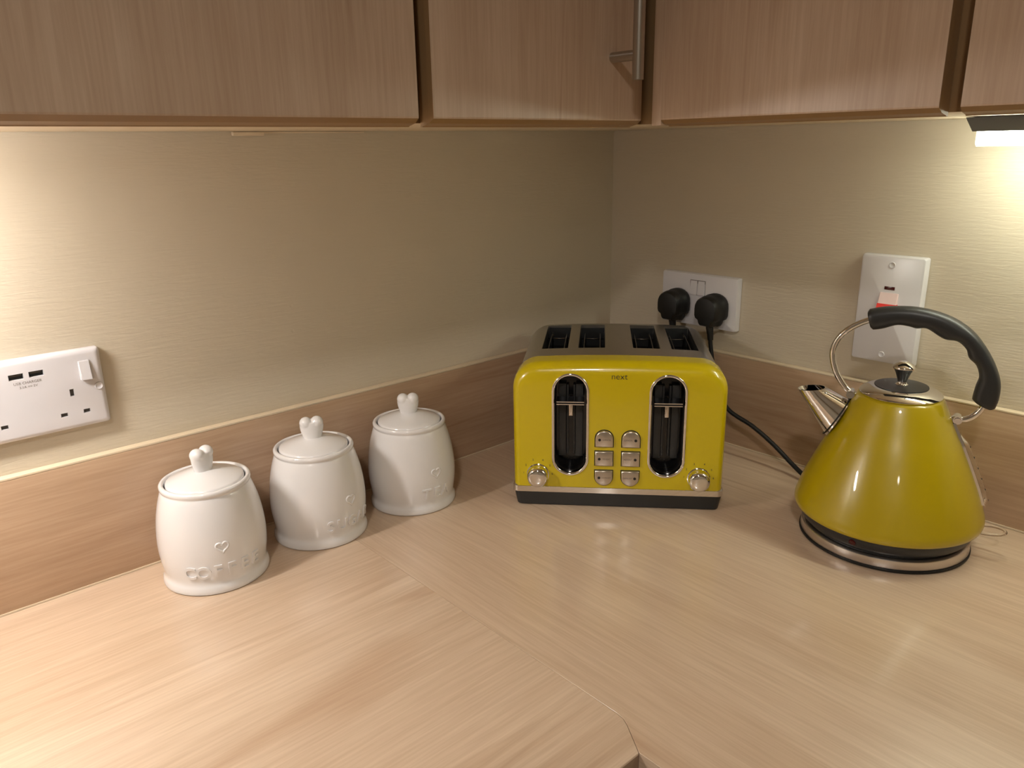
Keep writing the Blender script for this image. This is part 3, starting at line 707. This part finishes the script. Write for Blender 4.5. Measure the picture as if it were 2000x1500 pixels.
for k, (a, b_) in enumerate(zip(ro, ri)):
    c = (a+b_)/2; h_ = (a-b_)/2; f = 1.0
    if k == 0 or k == NS-1: f = 0.90
    rr = []
    for j in range(24):
        t = 2*PI*j/24; cs, sn = math.cos(t), math.sin(t)
        pw = lambda v: math.copysign(abs(v)**0.8, v)
        rr.append((c.x+h_.x*pw(cs)*f, 0.0120*pw(sn)*f, c.y+h_.y*pw(cs)*f-Z0))
    gr.append(rr)
gp = finish(loft_bm(gr), 'grip', M['charcoal'], ke, 50); gp['label'] = 'charcoal moulded finger grip'
# chrome lugs
def lug(x, z, ax):
    b = bmesh.new()
    cyl_bm((x, -0.0075, z-Z0), (x, 0.0075, z-Z0), 0.0048, n=24, bm=b)
    cyl_bm((x, -0.0092, z-Z0), (x, -0.0070, z-Z0), 0.0034, n=20, bm=b)
    dx, dz = ax
    cyl_bm((x-dx*0.010, 0, z-dz*0.010-Z0), (x, 0, z-Z0), 0.0062, 0.0048, 24, b)
    return finish(b, 'handle_lug', M['chrome'], ke, 40)
lug(-0.0540, 0.1800, (-0.75, 0.66)); lug(0.0625, 0.1640, (0.85, 0.5))
# water gauge down the handle side: chrome frame + clear window + marks
def gpt(z, off, y): 
    return (krad(z)*1.0+off, y, z-Z0)
b = bmesh.new(); zs = [0.160-0.0955*k/14 for k in range(15)]
loft_bm([[gpt(z, -0.002, -0.0088), gpt(z, 0.0026, -0.0080), gpt(z, 0.0026, 0.0080), gpt(z, -0.002, 0.0088)] for z in zs], bm=b)
wg = finish(b, 'water_gauge', M['chrome'], ke, 40); wg['label'] = 'chrome framed clear water gauge'
b = bmesh.new(); zs2 = [0.146-0.084*k/14 for k in range(15)]
loft_bm([[gpt(z, 0.0027, -0.0062), gpt(z, 0.0075*min(1, 0.35+2*min(k, 14-k)/7), -0.0048), gpt(z, 0.0075*min(1, 0.35+2*min(k, 14-k)/7), 0.0048), gpt(z, 0.0027, 0.0062)] for k, z in enumerate(zs2)], bm=b)
finish(b, 'gauge_window', M['clear'], wg, 40)
mk = bmesh.new()
for k in range(6):
    z = 0.132-0.0125*k; x = krad(z)+0.0077
    box_bm(x-0.0002, x+0.0002, -0.0030, 0.0010, z-Z0-0.0004, z-Z0+0.0004, bm=mk)
finish(mk, 'gauge_marks', M['ink'], wg)
# clear plastic loop low on the handle side
lp = [(0.1005, -0.010, 0.030), (0.113, -0.012, 0.031), (0.124, -0.010, 0.032), (0.1295, -0.003, 0.0325), (0.127, 0.006, 0.0325), (0.117, 0.011, 0.032), (0.1015, 0.010, 0.031)]
finish(tube_bm([(v.x, v.y, v.z-Z0) for v in cat_pts(lp, 8)], 0.0018, 10), 'clear_loop', M['clear'], ke, 180)
tag(ke, 'yellow pyramid kettle with chrome spout and dark looped handle', 'kettle')
